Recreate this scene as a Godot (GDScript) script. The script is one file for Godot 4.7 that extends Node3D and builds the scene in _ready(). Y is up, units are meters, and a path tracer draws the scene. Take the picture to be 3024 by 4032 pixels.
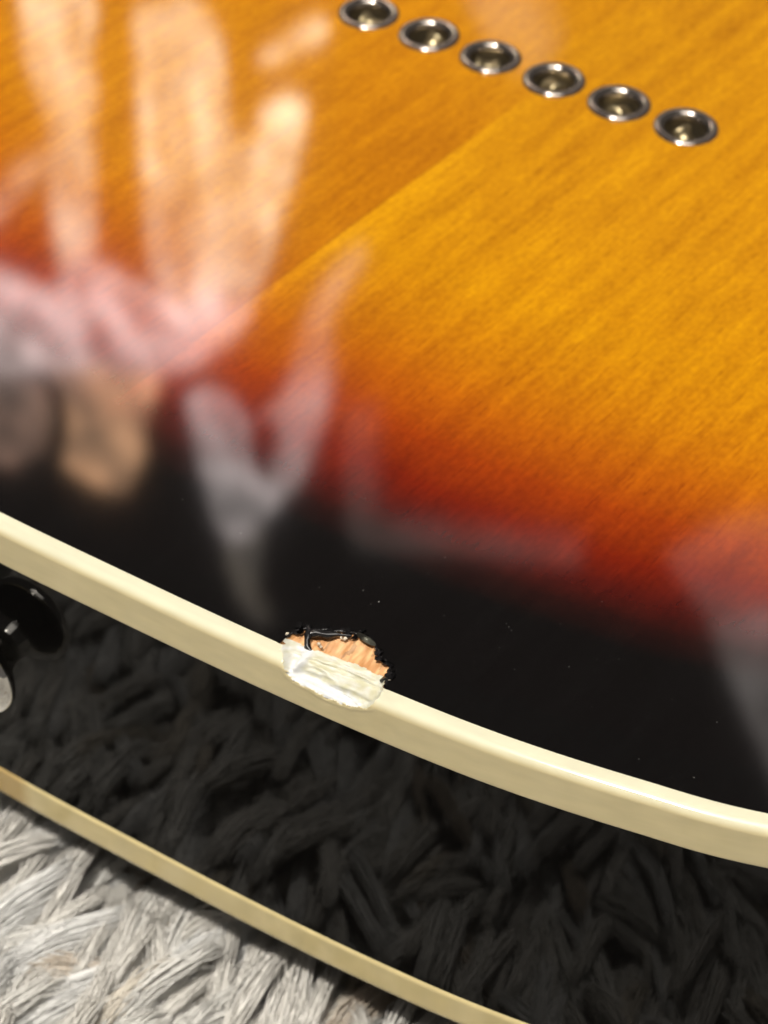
extends Node3D
# Close-up of the bound tail edge of a sunburst guitar body lying face down on a shag rug.
# Lengths inside the guitar are written in millimetres in the body's own axes:
# x along the row of string ferrules, y up from the back face, z towards the tail end.

const MM := 0.001
const DEPTH := 49.9
var rng := RandomNumberGenerator.new()
var guitar: Node3D
var outline: PackedVector2Array            # (x, z) of the body outline, clockwise seen from above
var out_n: PackedVector2Array              # outward normals of the outline
var M := {}
var glow_mottle: NoiseTexture2D                    # uneven brightness put into the glowing surfaces


func g(x: float, y: float, z: float) -> Vector3:    # body millimetres -> metres inside the guitar node
	return Vector3(x - 27.0, y + DEPTH, z) * MM


func w(x: float, y: float, z: float) -> Vector3:    # body millimetres -> metres in the world
	return Vector3(x, y + DEPTH + 27.1, z) * MM


# ---------------------------------------------------------------- helpers
func mat(called: String, c: Color, rough: float, metal := 0.0) -> StandardMaterial3D:
	var m := StandardMaterial3D.new()
	m.resource_name = called
	m.albedo_color = c.linear_to_srgb()
	m.roughness = rough
	m.metallic = metal
	return m


func lin(r: float, gr: float, b: float) -> Color:
	return Color(r, gr, b)


func start() -> SurfaceTool:
	var st := SurfaceTool.new()
	st.begin(Mesh.PRIMITIVE_TRIANGLES)
	return st


func obj(called: String, mesh: Mesh, m: Material, parent: Node = self) -> MeshInstance3D:
	var o := MeshInstance3D.new()
	o.name = called
	o.mesh = mesh
	o.material_override = m
	parent.add_child(o, true)
	return o


func tag(o: Node, label: String, category: String, group := "", kind := "") -> void:
	if label: o.set_meta("label", label)
	if category: o.set_meta("category", category)
	if group: o.set_meta("group", group)
	if kind: o.set_meta("kind", kind)


# rows of points joined to a sheet; every row has the same number of points
func sheet(rows: Array, close_rows := false, colors: Array = []) -> SurfaceTool:
	var st := start()
	var n: int = rows[0].size()
	for r in rows.size():
		for k in n:
			if colors: st.set_color(colors[r][k])
			st.set_smooth_group(0)
			st.add_vertex(rows[r][k])
	var last := rows.size() if close_rows else rows.size() - 1
	for r in last:
		var q := (r + 1) % rows.size()
		for k in n - 1:
			for i in [r * n + k, r * n + k + 1, q * n + k, r * n + k + 1, q * n + k + 1, q * n + k]:
				st.add_index(i)
	st.generate_normals()
	return st


func lathe(profile: PackedVector2Array, segs: int) -> ArrayMesh:   # (radius, height) about y, metres
	var rows := []
	for s in segs:
		var a := TAU * s / segs
		var row := []
		for p in profile:
			row.append(Vector3(p.x * cos(a), p.y, p.x * sin(a)))
		rows.append(row)
	return sheet(rows, true).commit()


func tube(points: Array, radii: Array, sides: int, st: SurfaceTool, col := Color.WHITE) -> void:
	var up := Vector3(0.3, 0.9, 0.2).normalized()
	var rings := []
	for k in points.size():
		var a: Vector3 = points[maxi(k - 1, 0)]
		var b: Vector3 = points[mini(k + 1, points.size() - 1)]
		var t := (b - a).normalized()
		var s := t.cross(up).normalized()
		var v := s.cross(t).normalized()
		var ring := []
		for i in sides:
			var an := TAU * i / sides
			ring.append([points[k] + (s * cos(an) + v * sin(an)) * radii[k], s * cos(an) + v * sin(an)])
		rings.append(ring)
	for k in points.size() - 1:
		for i in sides:
			var j := (i + 1) % sides
			for q in [rings[k][i], rings[k][j], rings[k + 1][i], rings[k][j], rings[k + 1][j], rings[k + 1][i]]:
				st.set_color(col)
				st.set_normal(q[1])
				st.add_vertex(q[0])


func seg_dist(p: Vector2, line: PackedVector2Array, closed := false) -> float:
	var best := 1e9
	for k in line.size() - (0 if closed else 1):
		var c := Geometry2D.get_closest_point_to_segment(p, line[k], line[(k + 1) % line.size()])
		best = minf(best, p.distance_squared_to(c))
	return sqrt(best)


func smooth(a: float, b: float, x: float) -> float:
	return smoothstep(a, b, x)


# ---------------------------------------------------------------- outline of the body
func make_outline() -> void:
	var c := PackedVector2Array([
		Vector2(9.6, 115.4), Vector2(27, 115.7), Vector2(45, 115.25), Vector2(62, 114.6), Vector2(78, 113.5), Vector2(92, 111.9), Vector2(106, 109.2), Vector2(119, 105.8), Vector2(140, 97), Vector2(160, 83),
		Vector2(177, 60), Vector2(185, 30), Vector2(184, -5), Vector2(173, -45), Vector2(158, -80), Vector2(148, -112), Vector2(148, -145), Vector2(156, -180), Vector2(160, -215), Vector2(152, -245), Vector2(132, -258),
		Vector2(108, -248), Vector2(88, -222), Vector2(70, -205), Vector2(55, -206), Vector2(52, -225), Vector2(50, -262), Vector2(20, -274), Vector2(-20, -281), Vector2(-60, -272), Vector2(-90, -245), Vector2(-103, -210),
		Vector2(-102, -170), Vector2(-98, -130), Vector2(-104, -90), Vector2(-120, -50), Vector2(-129, -10), Vector2(-131, 30), Vector2(-123, 60), Vector2(-106, 83), Vector2(-86, 97), Vector2(-65, 105.8),
		Vector2(-52, 109.2), Vector2(-38, 111.9), Vector2(-24, 113.5), Vector2(-8, 114.6)])
	var dense := PackedVector2Array()
	for k in c.size():
		for s in 200:
			dense.append(c[k].cubic_interpolate(c[(k + 1) % c.size()], c[k - 1 if k > 0 else c.size() - 1], c[(k + 2) % c.size()], s / 200.0))
	var since := 99.0
	for k in dense.size():
		if k: since += dense[k].distance_to(dense[k - 1])
		var fine := dense[k].x > 62.5 and dense[k].x < 81.5 and dense[k].y > 100.0
		if since >= (0.13 if fine else 2.0):
			outline.append(dense[k])
			since = 0.0
	var n := outline.size()
	for k in n:
		var t := outline[(k + 1) % n] - outline[(k - 1 + n) % n]
		out_n.append(Vector2(-t.y, t.x).normalized())
	if out_n[3].y < 0:
		for k in n: out_n[k] = -out_n[k]
	for k in n: outline[k] += out_n[k] * 2.2            # the points above lie on the inner seam of the binding


# the outline shifted by o millimetres along its outward normals
func inset(o: float) -> PackedVector2Array:
	var r := PackedVector2Array()
	for k in outline.size(): r.append(outline[k] + out_n[k] * o)
	return r


func flat(poly: PackedVector2Array, y: float, up: bool) -> ArrayMesh:
	var st := start()
	var tri := Geometry2D.triangulate_polygon(poly)
	for p in poly:
		st.set_normal(Vector3.UP if up else Vector3.DOWN)
		st.set_uv(Vector2((p.x + 150.0) / 360.0, (p.y + 300.0) / 430.0))
		st.set_uv2(Vector2((p.x + 60.0) / 190.0, (p.y + 70.0) / 190.0))
		st.add_vertex(g(p.x, y, p.y))
	for k in range(0, tri.size(), 3):
		var a := poly[tri[k]]; var b := poly[tri[k + 1]]; var d := poly[tri[k + 2]]
		var cw := (b - a).cross(d - a) > 0
		var order := [0, 1, 2] if cw == up else [0, 2, 1]
		for i in order: st.add_index(tri[k + i])
	return st.commit()


# ---------------------------------------------------------------- textures
func burst_texture() -> ImageTexture:        # the colours of the sunburst, by distance from the body's edge
	var stops := [0.0, 18.5, 22.5, 27.0, 32.5, 39.5, 47.5, 58.0, 69.0, 92.0]
	var cols := [lin(.0035, .003, .003), lin(.004, .003, .003), lin(.022, .004, .003), lin(.090, .006, .003), lin(.225, .014, .001), lin(.41, .052, .001), lin(.58, .135, .001), lin(.72, .25, .001), lin(.81, .335, .001), lin(.80, .335, .003)]
	var coarse := PackedVector2Array()
	for k in outline.size():
		if coarse.is_empty() or coarse[-1].distance_to(outline[k]) > 6.0: coarse.append(outline[k])
	var wob := FastNoiseLite.new(); wob.seed = 5; wob.frequency = 0.02
	var im := Image.create(360, 430, false, Image.FORMAT_RGBF)
	for j in 430:
		for i in 360:
			var p := Vector2(i + 0.5 - 150.0, j + 0.5 - 300.0)
			if not (p.y > -90.0) and (i % 2 or j % 2): continue
			var d := seg_dist(p, coarse, true) + wob.get_noise_2d(p.x, p.y) * 2.0
			var k := 0
			while k < stops.size() - 2 and d > stops[k + 1]: k += 1
			var c: Color = cols[k].lerp(cols[k + 1], clampf((d - stops[k]) / (stops[k + 1] - stops[k]), 0, 1)) * 1.0
			c = c.linear_to_srgb()
			im.set_pixel(i, j, c)
			if p.y <= -90.0:
				for q in [[1, 0], [0, 1], [1, 1]]: im.set_pixel(mini(i + q[0], 359), mini(j + q[1], 429), c)
	im.convert(Image.FORMAT_RGB8)
	return ImageTexture.create_from_image(im)


func noise_bytes(sd: int, freq: float, wid: int, hei: int, to: int, oct := 3, rot := false) -> PackedByteArray:
	var n := FastNoiseLite.new()
	n.seed = sd; n.frequency = freq; n.fractal_octaves = oct
	n.noise_type = FastNoiseLite.TYPE_SIMPLEX_SMOOTH
	var im := n.get_image(wid, hei, false, false, false)
	im.convert(Image.FORMAT_L8)
	im.resize(to, to, Image.INTERPOLATE_CUBIC)
	return im.get_data()


func grain_texture() -> ImageTexture:       # straight wood grain along z with a glued centre seam, 190 mm a side
	var n := 2048
	var fine := noise_bytes(11, 0.10, n, 70, n, 3)        # narrow streaks running along the grain
	var wide := noise_bytes(12, 0.022, n, 24, n, 3)       # growth bands
	var fleck := noise_bytes(13, 0.09, n, 620, n, 2)      # short fibres
	var pore := noise_bytes(14, 0.16, n, 200, n, 1)       # short dark pores
	var mott := noise_bytes(15, 0.020, n, 560, n, 4)        # soft figure
	var salt := noise_bytes(16, 0.085, n, 1500, n, 3)
	var out := PackedByteArray(); out.resize(n * n * 3)
	for j in n:
		var z := j * 190.0 / n - 70.0
		var shift := int((69.0 - z) * 0.072 * n / 190.0)     # the grain runs a little off the body's axis
		var faded := smoothstep(-8.0, 34.0, z)               # the seam is lost towards the ferrules
		var seam := (27.0 + 60.0) * n / 190.0
		for i in n:
			var a := (i - shift + 2 * n) % n
			var k := j * n + a
			var q := j * n + i
			var v := 212.0 + (fine[k] - 128) * 0.08 + (wide[k] - 128) * 0.115 + (fleck[k] - 128) * 0.07 + (mott[q] - 128) * 0.14 + (salt[q] - 128) * 0.12
			if pore[k] > 176 and mott[q] > 120: v -= (pore[k] - 176) * 0.35
			var s := a - seam
			var tan := 1.0                                   # the left board is a browner piece of wood
			if s < 0.0:
				v *= 1.0 - 0.09 * exp(s / 420.0) * faded
				tan = 1.0 - 0.055 * (1.0 - (1.0 - faded) * exp(s / 200.0))
			elif s < 40.0: v *= 1.0 + 0.05 * faded
			if absf(s) < 2.0: v *= 1.0 - 0.06 * faded
			var t := clampf(1.0 - (v - 212.0) * 0.0016, 0.9, 1.1)       # darker grain is redder
			out[q * 3] = clampi(int(v * sqrt(t)), 0, 255)
			out[q * 3 + 1] = clampi(int(v * tan / sqrt(t)), 0, 255)
			out[q * 3 + 2] = out[q * 3 + 1]
	var im := Image.create_from_data(n, n, false, Image.FORMAT_RGB8, out)
	return ImageTexture.create_from_image(im)


func noise_tex(sd: int, freq: float, lo: Color, hi: Color, size := 512) -> NoiseTexture2D:
	var n := FastNoiseLite.new(); n.seed = sd; n.frequency = freq; n.fractal_octaves = 4
	var t := NoiseTexture2D.new(); t.width = size; t.height = size; t.seamless = true; t.noise = n
	var r := Gradient.new(); r.set_color(0, lo); r.set_color(1, hi); t.color_ramp = r
	return t


# ---------------------------------------------------------------- the chip in the edge
var notch := PackedVector2Array([Vector2(65.1, 114.5), Vector2(65.15, 113.3), Vector2(65.35, 112.4), Vector2(65.6, 111.75), Vector2(66.3, 111.05), Vector2(67.0, 111.2), Vector2(67.35, 110.6), Vector2(67.9, 109.95), Vector2(68.7, 109.8), Vector2(69.6, 109.25),
	Vector2(70.6, 108.85), Vector2(71.6, 108.35), Vector2(72.6, 108.35), Vector2(73.5, 108.7), Vector2(74.3, 109.6), Vector2(75.2, 110.1), Vector2(76.2, 110.25), Vector2(76.7, 110.6), Vector2(77.0, 111.3), Vector2(77.5, 112.2), Vector2(77.9, 113.5)])
# broken outline on the binding: (x, length along the profile from the seam, the side starts at 2.83)
var crush := PackedVector2Array([Vector2(65.25, -2.1), Vector2(65.2, -0.6), Vector2(65.75, 0.5), Vector2(66.6, 1.5), Vector2(67.05, 2.5), Vector2(67.5, 3.4), Vector2(68.3, 3.85), Vector2(69.3, 4.0), Vector2(70.0, 3.85), Vector2(71.2, 4.2), Vector2(72.6, 4.3), Vector2(74.0, 4.25),
	Vector2(75.3, 4.0), Vector2(76.4, 3.55), Vector2(77.3, 3.1), Vector2(77.9, 2.3), Vector2(78.2, 1.4), Vector2(78.1, 0.4), Vector2(77.6, -1.0), Vector2(77.0, -2.1)])

# the fold of plastic left standing across the broken place
var fold := PackedVector2Array([Vector2(68.2, -1.6), Vector2(68.3, 0.2), Vector2(68.2, 1.6), Vector2(67.9, 2.9), Vector2(68.5, 3.5), Vector2(70.2, 3.75), Vector2(72.4, 4.0), Vector2(74.4, 3.9), Vector2(76.0, 3.4)])


# a thin broken plate of lacquer or plastic with sharp corners, about 2 units across
func shard() -> ArrayMesh:
	var st := start()
	var n := rng.randi_range(5, 7)
	var ring := []
	for k in n:
		var a := TAU * (k + rng.randf_range(-.25, .25)) / n
		ring.append(Vector3(cos(a), 0, sin(a)) * rng.randf_range(.6, 1.0))
	var mid := Vector3(rng.randf_range(-.2, .2), 1.0 + rng.randf() * .6, rng.randf_range(-.2, .2))
	st.set_smooth_group(-1)
	for k in n:
		var a: Vector3 = ring[k]; var b: Vector3 = ring[(k + 1) % n]
		var up := Vector3(0, rng.randf_range(.5, 1.0), 0)
		for v in [a + up * .8, mid, b + up * .8, a + up * .8, b + up * .8, a - up, b + up * .8, b - up, a - up, a - up, b - up, Vector3(0, -1, 0)]: st.add_vertex(v)
	st.generate_normals()
	return st.commit()


func make_guitar() -> void:
	guitar = Node3D.new()
	guitar.name = "electric_guitar"
	add_child(guitar)
	guitar.position = Vector3(0.027, 0.0271, 0)
	tag(guitar, "sunburst electric guitar body with cream bound edges lying face down on the shag rug", "guitar")

	# back face, cut in two along the row of ferrules
	var top := inset(-2.2)
	var notched := PackedVector2Array()
	for k in top.size():
		if top[k].x > notch[0].x and top[k].x < notch[-1].x and top[k].y > 100.0:
			if notched[-1] != notch[-1]: notched.append_array(notch)
		else:
			notched.append(top[k])
	var band := PackedVector2Array([Vector2(-300, 0), Vector2(-300, 300), Vector2(300, 300), Vector2(300, 0)])
	var tail := PackedVector2Array([Vector2(-300, 0)])
	for f in 6:
		for s in 25:
			var a := PI - PI * s / 24.0
			tail.append(Vector2(f * 10.8 + 4.5 * cos(a), 4.5 * sin(a)))
	tail.append_array(PackedVector2Array([Vector2(300, 0), Vector2(300, 300), Vector2(-300, 300)]))
	var front := PackedVector2Array([Vector2(-300, 0)])
	for f in 6:
		for s in 25:
			var a := PI + PI * s / 24.0
			front.append(Vector2(f * 10.8 + 4.5 * cos(a), 4.5 * sin(a)))
	front.append_array(PackedVector2Array([Vector2(300, 0), Vector2(300, -400), Vector2(-300, -400)]))
	var st := start()
	for half in [tail, front]:
		for poly in Geometry2D.intersect_polygons(notched, half):
			st.append_from(flat(poly, 0.0, true), 0, Transform3D())
	obj("sunburst_back", st.commit(), M.burst, guitar)
	obj("front_face", flat(inset(-0.5), -DEPTH - 0.5, false), M.black, guitar)

	# black lacquered side
	var rows := []
	for k in outline.size():
		var p := outline[k] - out_n[k] * 0.04
		rows.append([g(p.x, -5.6, p.y), g(p.x, -20.0, p.y), g(p.x, -34.0, p.y), g(p.x, -DEPTH + 4.9, p.y)])
	obj("lacquered_side", sheet(rows, true).commit(), M.side, guitar)

	# binding along the back edge, with the broken place left out and rebuilt as crushed plastic
	var prof := []                                        # [o, y, length]
	for i in 16: prof.append([-4.2 + i * 2.0 / 16.0, 0.0, -2.0 + i * 2.0 / 16.0])      # only used where the edge is broken
	for i in 9: prof.append([-2.2 + i * 1.1 / 8.0, 0.0, i * 1.1 / 8.0])
	for i in range(1, 11):
		var a := PI / 2.0 * i / 10.0
		prof.append([-1.1 + 1.1 * sin(a), -1.1 + 1.1 * cos(a), 1.1 + 1.1 * a])
	for i in range(1, 36): prof.append([0.0, -1.1 - i * 4.6 / 35.0, 2.83 + i * 4.6 / 35.0])
	prof.append([-0.12, -5.7, 7.5])
	var vary := FastNoiseLite.new(); vary.seed = 21; vary.frequency = 0.05; vary.fractal_octaves = 3
	var facet := FastNoiseLite.new(); facet.seed = 31; facet.frequency = 0.42; facet.noise_type = FastNoiseLite.TYPE_CELLULAR; facet.cellular_return_type = FastNoiseLite.RETURN_DISTANCE2_SUB
	var rough := FastNoiseLite.new(); rough.seed = 33; rough.frequency = 0.55; rough.fractal_octaves = 3
	var grain := FastNoiseLite.new(); grain.seed = 35; grain.frequency = 0.9; grain.fractal_octaves = 2
	var pts := []
	var nrm_cols := []
	var broken := []
	var crush_cols := []
	for k in outline.size():
		var row := []; var cr := []; var br := []; var cc := []
		var near := outline[k].x > 62.6 and outline[k].x < 81.4 and outline[k].y > 100.0
		for q in prof:
			var o: float = q[0]; var y: float = q[1]; var hole := false
			var along := Vector2(outline[k].x, q[2])
			var c := lin(.67, .65, .49).lerp(lin(.67, .575, .335), smooth(1.7, 2.7, q[2]))
			c = c * (1.0 + 0.09 * vary.get_noise_2d(outline[k].x * 4.0, q[2] * 8.0 + outline[k].y))
			var c2 := c
			if near:
				var d := seg_dist(along, crush)
				hole = Geometry2D.is_point_in_polygon(along + Vector2(rough.get_noise_2d(along.x * 2.2, along.y * 2.2 + 50.0), rough.get_noise_2d(along.x * 2.2 + 80.0, along.y * 2.2)) * 0.3, crush) and along.y > -0.9 + 0.35 * rough.get_noise_2d(along.x * 0.8, 9.0) - 0.35 * smooth(67.5, 73.0, along.x)
				if hole:
					var dr := seg_dist(along, fold)
					var ridge := exp(-pow(dr / 0.42, 2.0))
					var dep := 1.9 * (1.0 - exp(-d / 0.6)) * (1.0 - 0.55 * ridge) + rough.get_noise_2d(along.x * 0.26, along.y * 1.0) * 0.75 * smooth(0.0, 0.6, d)
					dep *= lerpf(0.52, 1.0, smooth(-1.3, 1.4, along.y))
					if along.y < 1.6: dep = maxf(dep, lerpf(0.95, 0.7, clampf((along.y + 1.0) / 2.6, 0.0, 1.0)) * smooth(0.0, 0.5, d))
					o -= dep * 0.72; y -= dep * 0.62 * smooth(4.7, 2.9, along.y)
					var low_band := smooth(2.3, 3.1, along.y + 0.25 * rough.get_noise_2d(along.x * 2.0, 3.0)) * smooth(77.0, 75.6, along.x)
					var white := clampf(maxf(low_band, ridge * 1.1) + 0.30 * smooth(69.0, 68.0, along.x) + rough.get_noise_2d(along.x + 40.0, along.y * 1.6) * 0.6 + 0.26, 0.0, 1.0)
					c2 = lin(.56, .54, .38).lerp(lin(.72, .73, .73), white)
				else:
					o += 0.05 * exp(-pow((d - 0.35) / 0.22, 2.0)) * smooth(2.0, 3.4, along.y)
					y -= 0.05 * exp(-pow((d - 0.3) / 0.25, 2.0)) * (1.0 - smooth(1.0, 2.8, along.y))
			var p := outline[k] + out_n[k] * o
			row.append(g(p.x, y, p.y)); cr.append(c); br.append(hole); cc.append(c2)
		pts.append(row); nrm_cols.append(cr); broken.append(br); crush_cols.append(cc)
	var whole := start(); var crushed := start()
	var n := prof.size()
	for k in pts.size():
		for i in n:
			for s in [whole, crushed]:
				s.set_smooth_group(0)
			whole.set_color(nrm_cols[k][i]); whole.add_vertex(pts[k][i])
			crushed.set_color(crush_cols[k][i]); crushed.add_vertex(pts[k][i])
	for k in pts.size():
		var e := (k + 1) % pts.size()
		for i in n - 1:
			var cnt := int(broken[k][i]) + int(broken[k][i + 1]) + int(broken[e][i]) + int(broken[e][i + 1])
			if i < 16 and cnt < 4: continue
			var s: SurfaceTool = crushed if cnt >= 2 else whole
			for v in [k * n + i, k * n + i + 1, e * n + i, k * n + i + 1, e * n + i + 1, e * n + i]: s.add_index(v)
	whole.generate_normals(); crushed.generate_normals()
	obj("edge_binding", whole.commit(), M.binding, guitar)
	var cm := obj("crushed_binding", crushed.commit(), M.crushed, guitar)
	cm.set_meta("label", "white crushed and broken patch of the cream binding")

	# bare wood where the lacquer has come away
	var field := PackedVector2Array(notch)
	field.append_array(PackedVector2Array([Vector2(71.0, 114.2)]))
	var wood := start()
	var nx := 120; var nz := 78
	var inside := []
	for j in nz + 1:
		for i in nx + 1:
			var p := Vector2(64.0 + i * 14.4 / nx, 107.9 + j * 6.6 / nz)
			var d := seg_dist(p, notch)
			var isin := Geometry2D.is_point_in_polygon(p, field)
			var y := -0.22
			if isin: y = -0.22 - 0.30 * smooth(0.0, 0.25, d) - 0.34 * d - 0.10 * absf(grain.get_noise_2d(p.x * 2.2, p.y * 0.45)) - 0.12 * rough.get_noise_2d(p.x, p.y) - 1.1 * smooth(112.2, 113.4, p.y + (p.x - 71.0) * 0.1)
			inside.append(isin or d < 0.3)
			var tone := clampf(0.5 + grain.get_noise_2d(p.x * 1.4, p.y * 0.25) * 0.9 + rough.get_noise_2d(p.x * .5, p.y * .5) * 0.4, 0, 1)
			var c := lin(.50, .235, .085).lerp(lin(.80, .47, .23), tone)
			if grain.get_noise_2d(p.x * 0.9 + 7.0, p.y * 0.2) > 0.38: c = c * 0.62
			wood.set_color(c); wood.set_smooth_group(0); wood.add_vertex(g(p.x, y, p.y))
	for j in nz:
		for i in nx:
			var a := j * (nx + 1) + i
			if inside[a] and inside[a + 1] and inside[a + nx + 1] and inside[a + nx + 2]:
				for v in [a, a + 1, a + nx + 1, a + 1, a + nx + 2, a + nx + 1]: wood.add_index(v)
	wood.generate_normals()
	obj("bare_wood", wood.commit(), M.wood, guitar)

	# broken rim of black lacquer round the bare wood
	var line := []; var rad := []
	for k in range(1, notch.size() - 1):
		for s in 5:
			var p := notch[k].lerp(notch[k + 1], s / 5.0)
			var q := p + Vector2(rng.randf_range(-.08, .08), rng.randf_range(-.10, .06))
			line.append(g(q.x, rng.randf_range(-0.12, 0.10), q.y))
			rad.append(rng.randf_range(0.07, 0.2) * MM)
	var rim := start()
	tube(line, rad, 5, rim)
	obj("lacquer_rim", rim.commit(), M.flake, guitar)
	var chunk := start()
	tube([g(66.2, .02, 110.7), g(66.7, .15, 111.2), g(67.0, .10, 111.7), g(67.2, -.15, 112.3), g(67.6, -.5, 112.8), g(68.3, -.75, 113.0)], [.2 * MM, .36 * MM, .5 * MM, .3 * MM, .38 * MM, .12 * MM], 5, chunk)
	tube([g(66.9, .1, 111.6), g(67.5, .2, 111.2), g(68.0, .12, 110.9), g(68.7, .0, 110.5), g(69.6, .02, 109.8), g(70.8, -.05, 109.1)], [.3 * MM, .55 * MM, .36 * MM, .48 * MM, .2 * MM, .1 * MM], 5, chunk)
	obj("lacquer_flake", chunk.commit(), M.flake, guitar)
	var scale := start()
	var disc := SphereMesh.new(); disc.radius = 0.5; disc.height = 1.0; disc.radial_segments = 20; disc.rings = 10
	scale.append_from(disc, 0, Transform3D(Basis.from_euler(Vector3(0.22, -0.16, 0.05)).scaled_local(Vector3(2.9, 0.14, 0.8) * MM), g(72.5, 0.22, 108.85)))
	obj("lacquer_flake", scale.commit(), M.pale_flake, guitar).set_meta("label", "pale lifted scale of clear lacquer at the rim of the chip")
	for k in 15:
		var p: Vector2 = notch[2 + (k * 7) % (notch.size() - 3)] + Vector2(rng.randf_range(-.4, .4), rng.randf_range(-.35, .25))
		var fst := start()
		fst.append_from(shard(), 0, Transform3D(Basis.from_euler(Vector3(rng.randf_range(-.5, .6), rng.randf() * 3.0, rng.randf_range(-.45, .45))).scaled_local(Vector3(rng.randf_range(.6, 1.3), .16, rng.randf_range(.35, .75)) * MM), g(p.x, rng.randf_range(-.06, .14), p.y)))
		obj("lacquer_flake", fst.commit(), M.flake, guitar)
	var crumbs := [[65.0, .05, 112.9, .22], [70.4, -.2, 109.75, .25], [70.0, -.2, 109.9, .2], [77.55, -.1, 112.2, .24], [77.4, .05, 111.7, .18], [68.4, -.45, 111.8, .26], [68.8, -.5, 112.0, .2]]
	for cdef in crumbs:
		var cst := start()
		cst.append_from(shard(), 0, Transform3D(Basis.from_euler(Vector3(rng.randf(), rng.randf() * 3.0, rng.randf())).scaled_local(Vector3(1.6, 0.9, 1.1) * cdef[3] * 0.85 * MM), g(cdef[0], cdef[1], cdef[2])))
		obj("splinter", cst.commit(), M.crumb, guitar)

	# binding along the front edge, underneath
	var low := []; var low_c := []
	var pro2 := [[-0.1, -DEPTH + 5.0]]
	for i in 5: pro2.append([0.0, -DEPTH + 4.98 - i * 1.12])
	for i in range(1, 7):
		var a := PI / 2.0 * i / 6.0
		pro2.append([-0.5 + 0.5 * cos(a), -DEPTH - 0.5 * sin(a)])
	for k in outline.size():
		var row := []; var cr := []
		for q in pro2:
			var p: Vector2 = outline[k] + out_n[k] * q[0]
			row.append(g(p.x, q[1], p.y))
			var c := lin(.69, .575, .30) * (1.0 + 0.12 * vary.get_noise_2d(outline[k].x * 5.0 + 300.0, q[1] * 4.0))
			if outline[k].x < 26.3 and outline[k].y > 0: c = lin(.56, .40, .17)
			cr.append(c)
		low.append(row); low_c.append(cr)
	obj("edge_binding", sheet(low, true, low_c).commit(), M.binding, guitar).set_meta("label", "lower cream binding along the front edge")

	# string ferrules
	var fp := PackedVector2Array()
	for q in [[4.1, .48], [4.0, .485], [3.9, .485], [3.8, .48]]:
		fp.append(Vector2(q[0], q[1]) * MM)
	var fm := lathe(fp, 64)
	var ep := PackedVector2Array()
	for k in 9:
		var a := PI / 2.0 * (1.0 - k / 8.0)
		ep.append(Vector2(4.1 + 0.59 * sin(a), -0.1 + 0.58 * cos(a)) * MM)
	var em := lathe(ep, 64)
	var lp := PackedVector2Array()
	for k in 11:
		var a := PI / 2.0 * k / 10.0
		lp.append(Vector2(3.8 - 0.9 * sin(a), -0.45 + 0.93 * cos(a)) * MM)
	var lm := lathe(lp, 64)
	var bore := lathe(PackedVector2Array([Vector2(2.9, -.45) * MM, Vector2(2.88, -8.0) * MM, Vector2(0.0, -8.0) * MM]), 40)
	var bp := PackedVector2Array()
	for q in [[.35, -1.7], [.45, -1.75], [1.55, -1.75], [1.75, -1.55], [1.75, -1.25], [1.45, -.9], [1.3, 0], [1.45, .9], [1.75, 1.25], [1.75, 1.55], [1.55, 1.75], [.45, 1.75], [.35, 1.7]]:
		bp.append(Vector2(q[0], q[1]) * MM)
	var bm := lathe(bp, 24)
	for f in 6:
		var o := obj("string_ferrule", fm, M.nickel, guitar)
		o.position = g(f * 10.8, 0, 0)
		o.rotation = Vector3(rng.randf_range(-.03, .03), rng.randf() * TAU, rng.randf_range(-.03, .03))
		obj("ferrule_edge", em, M.bright, o)
		obj("ferrule_lip", lm, M.bright, o)
		obj("ferrule_bore", bore, M.bore, o)
		var b := obj("string_ball_end", bm, M.brass, o)
		b.position = Vector3(rng.randf_range(-.4, .4), -2.1, rng.randf_range(-.4, .4)) * MM
		b.rotation = Vector3(rng.randf_range(1.1, 1.5), rng.randf() * TAU, 0)

	# strap button in the middle of the tail
	var sp := PackedVector2Array()
	for q in [[0.0, 8.8], [1.4, 8.8], [1.6, 8.4], [1.9, 8.4], [2.1, 9.0], [3.8, 8.9], [5.0, 8.5], [5.8, 7.9], [6.15, 7.2], [6.05, 6.6], [5.5, 6.0], [4.6, 5.1], [3.5, 4.2], [3.0, 3.2], [2.9, 2.0], [2.9, .9], [3.0, .3], [3.05, 0.0]]:
		sp.append(Vector2(q[0], q[1]) * MM)
	var s := obj("strap_button", lathe(sp, 48), M.chrome, guitar)
	s.position = g(26.6, -20.2, 115.9)
	s.rotation.x = PI / 2
	var sc := obj("screw_slot", BoxMesh.new(), M.black, s)
	sc.scale = Vector3(2.6, 0.3, 0.5) * MM
	sc.position = Vector3(0, 8.8, 0) * MM

	# dust and lint caught on the black lacquer
	var dust := start()
	var grainy := SphereMesh.new(); grainy.radius = 0.5; grainy.height = 1.0; grainy.radial_segments = 8; grainy.rings = 4
	for q in [[70.4, 103.2, .13], [68.0, 102.7, .06], [42.8, 102.3, .07], [63.8, 105.1, .06], [51.6, 103.0, .05], [92.4, 99.8, .07], [77.4, 100.9, .06], [90.5, 89.3, .05], [109.0, 97.9, .07], [110.5, 105.9, .08], [104.7, 106.9, .06], [84.1, 98.4, .08], [84.6, 98.7, .06], [83.6, 98.1, .05], [57.3, 96.1, .05], [97.2, 103.4, .05]]:
		dust.append_from(grainy, 0, Transform3D(Basis.from_euler(Vector3(0, rng.randf() * 3.0, 0)).scaled_local(Vector3(q[2] * rng.randf_range(1.0, 2.2), q[2] * .5, q[2]) * MM), w(q[0], q[2] * .2, q[1])))
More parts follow.
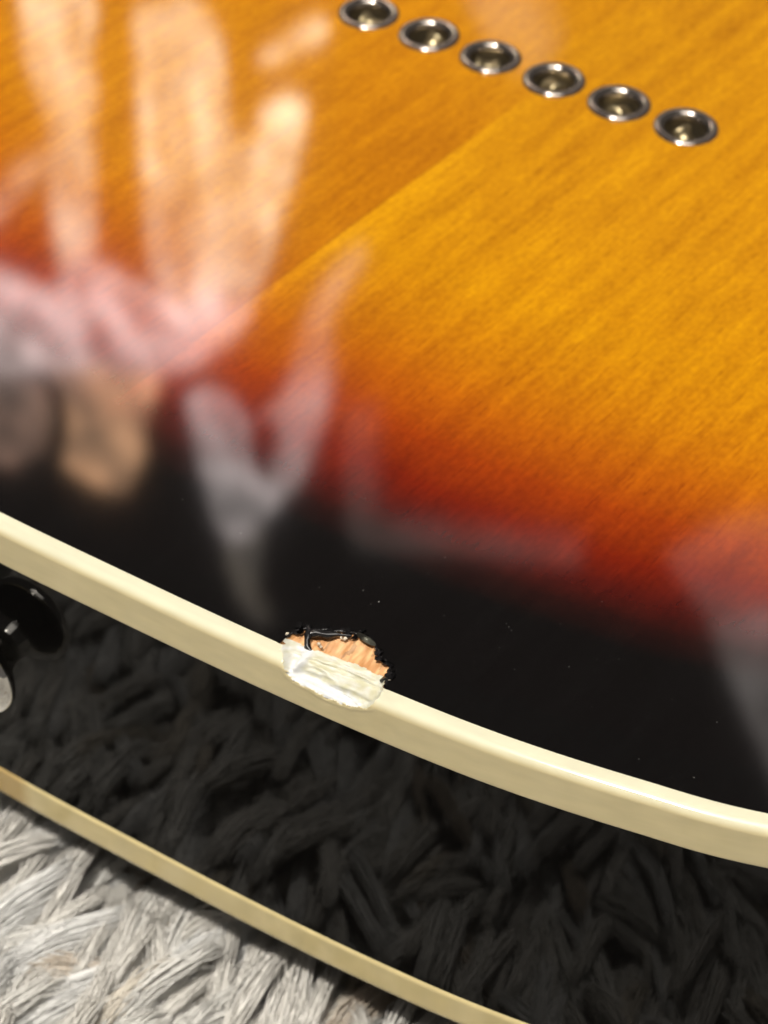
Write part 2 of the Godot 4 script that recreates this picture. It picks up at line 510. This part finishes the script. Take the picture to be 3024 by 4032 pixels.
	for k in 26:
		var q := Vector2(rng.randf_range(30.0, 122.0), rng.randf_range(92.0, 110.0))
		var sz := rng.randf_range(.025, .05)
		dust.append_from(grainy, 0, Transform3D(Basis().scaled_local(Vector3(sz * rng.randf_range(1.0, 2.5), sz * .5, sz) * MM), w(q.x, sz * .2, minf(q.y, 100.0 + (122.0 - q.x) * 0.1))))
	for hair in [[[39.3, 107.5], [39.7, 107.95], [40.2, 107.85], [40.5, 107.2]], [[53.3, 96.9], [53.8, 97.1], [54.4, 96.85]]]:
		var hp := []; var hr := []
		for q in hair:
			hp.append(w(q[0], 0.08, q[1])); hr.append(0.035 * MM)
		tube(hp, hr, 5, dust)
	var dm := obj("dust", dust.commit(), mat("dust_fluff", lin(.45, .44, .42), 0.9))
	tag(dm, "tiny pale specks and hairs of dust lying on the black lacquer", "dust", "", "stuff")


# ---------------------------------------------------------------- rug
func tuft_mesh(sd: int, tone: Color) -> ArrayMesh:
	var r := RandomNumberGenerator.new(); r.seed = sd
	var st := start()
	var lean := r.randf_range(0.9, 1.25)
	var twist := r.randf_range(-1.6, 1.6)
	var curl := r.randf_range(-7.0, 7.0)
	for k in 150:
		var a := r.randf() * TAU
		var rr := sqrt(r.randf()) * 1.15
		var off := Vector2(cos(a), sin(a)) * rr
		var length := r.randf_range(17.0, 25.0)
		var pts := []; var rad := []
		var ph := r.randf() * TAU
		var amp := r.randf_range(0.06, 0.26) if k % 12 else 0.9
		var fq := r.randf_range(7.0, 17.0)
		for s in 11:
			var u := s / 10.0
			var spread := (0.55 + 0.6 * u) * (1.0 + 0.25 * sin(u * 5.0))
			var o := off.rotated(twist * u) * spread
			var fwd := length * 0.92 * pow(u, 1.5) * sin(lean) * 0.95
			var up := length * 0.52 * sin(u * 1.9) * cos(lean * 0.62)
			pts.append(Vector3(o.x + curl * u * u + amp * sin(u * fq + ph), maxf(0.0, up + o.y * 0.6 + amp * .8 * cos(u * fq * 1.2 + ph)), -fwd + o.y * 0.5) * MM)
			rad.append((0.085 if s < 10 else 0.03) * MM * r.randf_range(0.8, 1.15))
		var c := tone * r.randf_range(0.95, 1.09)
		tube(pts, rad, 3, st, c)
	return st.commit()


func make_rug() -> void:
	var rug := Node3D.new(); rug.name = "shag_rug"
	add_child(rug)
	tag(rug, "grey white shag rug of long shiny yarn locks under the guitar", "rug")
	var bk := BoxMesh.new(); bk.size = Vector3(1.3, 0.004, 1.3)
	obj("backing", bk, M.backing, rug).position = Vector3(0.05, 0.000, 0.1)
	var kinds := []
	var tones := [lin(.76, .75, .72), lin(.71, .69, .65), lin(.78, .78, .77), lin(.66, .61, .53), lin(.56, .49, .41), lin(.74, .72, .68)]
	for k in 6: kinds.append(tuft_mesh(100 + k, tones[k]))
	var weights := [0, 0, 1, 1, 2, 2, 0, 5, 5, 0, 2, 5, 0, 2, 1, 0, 2, 3, 0, 2, 5, 4]
	var lean := FastNoiseLite.new(); lean.seed = 8; lean.frequency = 0.035
	var clump := FastNoiseLite.new(); clump.seed = 9; clump.frequency = 0.05
	var far := []
	for k in 6: far.append([])
	var named := 0
	var z := -360.0
	var bottom := inset(0.0)
	var hull := Rect2(-135, -285, 325, 402)
	while z < 560.0:
		var near_row := z > 95.0 and z < 215.0
		var x := -420.0
		var step_z := 3.0 if near_row else 7.5
		while x < 520.0:
			var fine := near_row and x > -60.0 and x < 210.0
			var step := 3.0 if fine else 7.5
			var p := Vector2(x + rng.randf_range(-.45, .45) * step, z + rng.randf_range(-.45, .45) * step_z)
			x += step
			if hull.has_point(p):
				if Geometry2D.is_point_in_polygon(p, bottom) and seg_dist(p, bottom, true) > 22.0: continue
			var k: int = weights[rng.randi() % weights.size()]
			var yaw := lean.get_noise_2d(p.x, p.y) * 1.3 + rng.randf_range(-.25, .25) - 0.3
			var sc := rng.randf_range(0.85, 1.3) * (1.0 if fine else 1.5)
			var high := 0.86 + clump.get_noise_2d(p.x, p.y) * 0.4 + rng.randf_range(-.12, .12)
			if Geometry2D.is_point_in_polygon(p, bottom): high *= 0.75
			var t := Transform3D(Basis.from_euler(Vector3(rng.randf_range(-.25, .22), yaw, rng.randf_range(-.3, .3))).scaled_local(Vector3(sc, sc * high, sc)), Vector3(p.x * MM, 0.002, p.y * MM))
			if fine and p.x > 15.0 and p.x < 98.0 and p.y > 119.0 and p.y < 168.0 and named < 300:
				named += 1
				var o := obj("yarn_lock", kinds[k], M.yarn, rug)
				o.transform = t
			else:
				far[k].append(t)
		z += step_z
	for k in 6:
		var mm := MultiMesh.new(); mm.transform_format = MultiMesh.TRANSFORM_3D; mm.mesh = kinds[k]
		mm.instance_count = far[k].size()
		for i in far[k].size(): mm.set_instance_transform(i, far[k][i])
		var o := MultiMeshInstance3D.new(); o.name = "pile"; o.multimesh = mm; o.material_override = M.yarn
		rug.add_child(o, true)
		o.set_meta("kind", "stuff")


# ---------------------------------------------------------------- lamp, fill panel and added glowing shapes that the lacquer mirrors
func slab(poly: Array, thick: float) -> CSGPolygon3D:
	var c := CSGPolygon3D.new()
	var pts := PackedVector2Array()
	for p in poly: pts.append(Vector2(p[0], p[1]) * MM)
	c.polygon = pts
	c.depth = thick
	return c


func glow(called: String, c: Color, energy: float) -> StandardMaterial3D:
	var m := mat(called, lin(.7, .7, .7), 0.6)
	m.emission_enabled = true
	m.emission = c.linear_to_srgb()
	m.emission_energy_multiplier = energy * 2.7
	m.emission_operator = BaseMaterial3D.EMISSION_OP_MULTIPLY
	m.emission_texture = glow_mottle
	m.uv1_triplanar = true
	m.uv1_scale = Vector3.ONE * 3.6
	return m


func piece(called: String, poly: Array, thick: float, m: Material, parent: Node3D, z: float) -> void:
	var c := slab(poly, thick)
	c.name = called
	c.material = m
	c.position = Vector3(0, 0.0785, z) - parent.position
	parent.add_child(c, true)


func make_lamps() -> void:
	glow_mottle = noise_tex(77, 0.017, Color(.25, .25, .25), Color(1, 1, 1), 256)
	# the ceiling lamp over the photographer's shoulder
	var lamp := Node3D.new(); lamp.name = "ceiling_lamp"; add_child(lamp)
	lamp.position = Vector3(0.08, 1.42, 0.68)
	tag(lamp, "round warm ceiling lamp globe lighting the guitar from above the tail end", "lamp")
	var ball := SphereMesh.new(); ball.radius = 0.045; ball.height = 0.09
	obj("bulb", ball, glow("lamp_glow", lin(1.0, .93, .82), 9.0), lamp)
	var cap := CylinderMesh.new(); cap.top_radius = 0.03; cap.bottom_radius = 0.045; cap.height = 0.05
	obj("lamp_cap", cap, mat("white_paint", lin(.8, .8, .78), 0.5), lamp).position.y = 0.069
	var l := OmniLight3D.new(); l.name = "bulb_light"
	l.light_color = lin(1.0, .94, .84).linear_to_srgb(); l.light_energy = KEY; l.light_size = 0.03; l.omni_range = 8.0; l.omni_attenuation = 2.0; l.shadow_enabled = true
	lamp.add_child(l)

	# a broad fill light panel overhead, added to soften the shade
	var panel := Node3D.new(); panel.name = "fill_light_panel"; add_child(panel)
	panel.position = Vector3(0.35, 1.75, 0.45)
	tag(panel, "added square white fill light panel, unseen above the rug", "lamp")
	var pm := BoxMesh.new(); pm.size = Vector3(1.0, 0.02, 1.0)
	obj("diffuser", pm, glow("panel_light", lin(1, .95, .88), 0.6), panel)
	var ar := AreaLight3D.new(); ar.name = "panel_light"
	ar.area_size = Vector2(0.98, 0.98); ar.light_energy = FILL; ar.light_color = lin(1, .95, .88).linear_to_srgb(); ar.shadow_enabled = true
	ar.rotation.x = -PI / 2; ar.position.y = -0.015
	panel.add_child(ar)

	# glowing cut-outs, made up to give the streaks mirrored in the lacquer
	var big := Node3D.new(); big.name = "added_glow_shape"; add_child(big)
	big.position = Vector3(-0.75, 0.9, -0.8)
	tag(big, "added glowing strips and patches, unseen themselves, mirrored in the lacquer at left", "lamp")
	var warm := lin(1.0, .93, .70)
	piece("glow_strip", [[-615, 660], [-599, 645], [-583, 647], [-586, 668], [-594, 706], [-605, 750], [-618, 797], [-632, 833], [-654, 843], [-648, 801], [-636, 759], [-625, 718], [-618, 684]], 0.012, glow("strip_glow", warm, 6.0), big, -0.80)
	piece("glow_strip", [[-740, 630], [-705, 611], [-681, 617], [-670, 639], [-668, 676], [-666, 714], [-665, 750], [-669, 793], [-667, 835], [-700, 877], [-740, 867], [-742, 823], [-742, 772], [-741, 711], [-740, 660]], 0.012, glow("dim_strip_glow", warm, 3.0), big, -0.82)
	piece("glow_strip", [[-702, 660], [-682, 650], [-676, 690], [-672, 760], [-676, 820], [-684, 860], [-696, 850], [-692, 800], [-700, 720]], 0.012, glow("strip_glow", warm, 2.2), big, -0.79)
	piece("glow_strip", [[-839, 640], [-777, 620], [-777, 650], [-787, 680], [-783, 706], [-782, 722], [-789, 740], [-790, 783], [-798, 865], [-828, 896], [-831, 816], [-822, 761], [-832, 724], [-842, 695]], 0.012, glow("side_strip_glow", warm, 3.4), big, -0.81)
	piece("glow_strip", [[-788, 736], [-813, 758], [-872, 819], [-904, 845], [-911, 894], [-877, 856], [-842, 812], [-800, 765]], 0.012, glow("side_strip_glow", warm, 2.6), big, -0.79)
	piece("glow_strip", [[-668, 720], [-632, 745], [-640, 790], [-650, 850], [-700, 885], [-690, 840]], 0.012, glow("strip_glow", warm, 0.9), big, -0.84)
	piece("glow_ruffle", [[-925, 918], [-845, 922], [-796, 864], [-755, 873], [-699, 863], [-654, 838], [-636, 839], [-639, 858], [-656, 888], [-694, 929], [-742, 954], [-792, 970], [-844, 1000], [-945, 1052]], 0.012, glow("ruffle_glow", lin(1, .78, .74), 6.0), big, -0.80)
	piece("glow_diamond", [[-866, 1010], [-728, 950], [-751, 1005], [-766, 1043], [-763, 1068], [-787, 1121], [-821, 1125], [-852, 1119], [-839, 1069], [-842, 1029]], 0.012, glow("diamond_glow", lin(1, .52, .26), 6.0), big, -0.815)
	piece("glow_blob", [[-946, 1063], [-869, 1037], [-863, 1076], [-878, 1116], [-915, 1151], [-961, 1163]], 0.012, glow("blob_glow", lin(1, .55, .38), 2.0), big, -0.81)
	piece("glow_streak", [[-620, 621], [-610, 613], [-590, 590], [-575, 578], [-564, 579], [-568, 591], [-583, 603], [-602, 615]], 0.012, glow("streak_glow", warm, 5.0), big, -0.80)
	var small := Node3D.new(); small.name = "added_glow_shape_001"; add_child(small)
	small.position = Vector3(-0.57, 0.9, -0.73)  # second made-up glow, shaped for the V mirrored in the lacquer
	tag(small, "added pale glowing V shape, unseen itself, mirrored in the lacquer", "lamp")
	piece("glow_petal", [[-630, 872], [-616, 857], [-595, 860], [-579, 875], [-580, 912], [-570, 930], [-557, 923], [-546, 894], [-529, 854], [-542, 920], [-555, 950], [-573, 979], [-592, 999], [-605, 991], [-614, 957], [-623, 915]], 0.01, glow("petal_glow", lin(1, .86, .84), 3.2), small, -0.72)
	piece("glow_petal", [[-585, 887], [-564, 859], [-543, 827], [-542, 793], [-532, 756], [-507, 706], [-491, 687], [-492, 703], [-511, 746], [-523, 784], [-531, 813], [-535, 845], [-543, 889], [-557, 942], [-569, 940], [-560, 898], [-560, 870]], 0.01, glow("petal_glow", lin(1, .82, .76), 2.1), small, -0.74)
	piece("glow_petal", [[-562, 855], [-551, 819], [-531, 795], [-523, 806], [-526, 851], [-540, 907], [-558, 953], [-573, 961], [-561, 908], [-554, 869]], 0.01, glow("petal_glow", lin(1, .84, .80), 1.4), small, -0.752)
	piece("glow_tail", [[-606, 1010], [-574, 988], [-577, 1024], [-581, 1062], [-565, 1082], [-577, 1089], [-595, 1070], [-605, 1039]], 0.01, glow("tail_glow", lin(.9, .7, .5), 0.55), small, -0.73)

	# glowing panels, added to give the pale veils mirrored in the lacquer
	var veil := Node3D.new(); veil.name = "added_veil_panel"; add_child(veil)
	veil.position = Vector3(-0.3, 1.0, -1.0)
	tag(veil, "added pale glowing panes, unseen themselves, mirrored at the right edge of the lacquer", "glow_panel")
	piece("glow_pane", [[-300, 1159], [-228, 1095], [-187, 1347], [-247, 1249]], 0.02, glow("veil_glow", lin(1, .88, .85), 0.85), veil, -1.0)
	piece("glow_pane", [[-352, 1108], [-300, 1040], [-236, 1000], [-228, 1095], [-300, 1159]], 0.02, glow("pale_veil_glow", lin(1, .84, .82), 0.2), veil, -1.006)
	var low := Node3D.new(); low.name = "added_veil_panel_001"; add_child(low)
	low.position = Vector3(-0.5, 1.2, -1.15)  # unseen glowing bars and patch, put in only for their reflection
	tag(low, "added dim glowing bars and patch, unseen themselves, mirrored in the lacquer", "glow_panel")
	piece("glow_bar", [[-778, 1402], [-759, 1439], [-629, 1376], [-498, 1319], [-501, 1285], [-631, 1339], [-742, 1385]], 0.02, glow("bar_glow", lin(1, .80, .78), 0.22), low, -1.15)
	piece("glow_post", [[-781, 1259], [-748, 1243], [-742, 1385], [-778, 1402]], 0.02, glow("post_glow", lin(1, .80, .78), 0.14), low, -1.156)
	piece("glow_pane", [[-515, 580], [-464, 563], [-444, 591], [-449, 618], [-467, 625], [-490, 611]], 0.02, glow("low_patch_glow", lin(1, .9, .7), 0.45), low, -0.9)


const KEY := 2.0
const FILL := 0.9


func _ready() -> void:
	rng.seed = 4711
	var cam := Camera3D.new(); cam.name = "camera"
	cam.position = w(160.449, 169.169, 244.355)
	cam.rotation_order = EULER_ORDER_YXZ
	cam.rotation = Vector3(-0.7493, 0.5661, 0.0272)
	cam.fov = 26.465
	cam.near = 0.01; cam.far = 20.0
	var at := CameraAttributesPhysical.new()
	at.frustum_focal_length = 51.04
	at.frustum_focus_distance = 0.228
	at.exposure_aperture = 22.0
	cam.attributes = at
	add_child(cam)
	cam.fov = 26.465
	var env := WorldEnvironment.new(); env.name = "surroundings"
	var e := Environment.new()
	e.background_mode = Environment.BG_COLOR
	e.background_color = lin(.10, .092, .085).linear_to_srgb()
	e.tonemap_mode = Environment.TONE_MAPPER_LINEAR
	e.tonemap_exposure = 1.1
	e.sdfgi_enabled = true; e.ssao_enabled = true; e.ssil_enabled = true
	env.environment = e
	add_child(env)
	make_lamps()

	make_outline()
	M.black = mat("black_lacquer", lin(.004, .0035, .0033), 0.02)
	M.side = mat("side_lacquer", lin(.004, .0037, .0035), 0.04)
	M.side.metallic_specular = 0.24
	M.burst = mat("sunburst_lacquer", Color.WHITE, 0.05)
	M.burst.albedo_texture = burst_texture()
	M.burst.texture_repeat = true
	M.burst.detail_enabled = true
	M.burst.detail_blend_mode = BaseMaterial3D.BLEND_MODE_MUL
	M.burst.detail_albedo = grain_texture()
	M.burst.detail_uv_layer = BaseMaterial3D.DETAIL_UV_2
	M.binding = mat("cream_binding", Color.WHITE, 0.13)
	M.binding.vertex_color_use_as_albedo = true
	M.crushed = mat("crushed_plastic", Color.WHITE, 0.4)
	M.crushed.vertex_color_use_as_albedo = true
	M.wood = mat("bare_wood", Color.WHITE, 0.6)
	M.wood.vertex_color_use_as_albedo = true
	M.flake = mat("broken_lacquer", lin(.012, .011, .012), 0.14)
	M.pale_flake = mat("pale_lacquer", lin(.20, .20, .16), 0.2)
	M.crumb = mat("plastic_crumb", lin(.75, .66, .52), 0.35)
	M.nickel = mat("nickel", lin(.54, .46, .42), 0.4, 1.0)
	M.bright = mat("polished_nickel", lin(.44, .39, .35), 0.15, 1.0)
	M.bore = mat("dark_bore_metal", lin(.26, .22, .15), 0.5, 1.0)  # bore metal coloured darker than the flange
	M.brass = mat("brass", lin(.45, .37, .22), 0.35, 1.0)
	M.chrome = mat("chrome", lin(.78, .76, .72), 0.06, 1.0)
	M.backing = mat("rug_backing", lin(.22, .18, .14), 0.95)
	M.yarn = mat("yarn", Color.WHITE, 0.22)
	M.yarn.vertex_color_use_as_albedo = true
	make_rug()
	make_guitar()
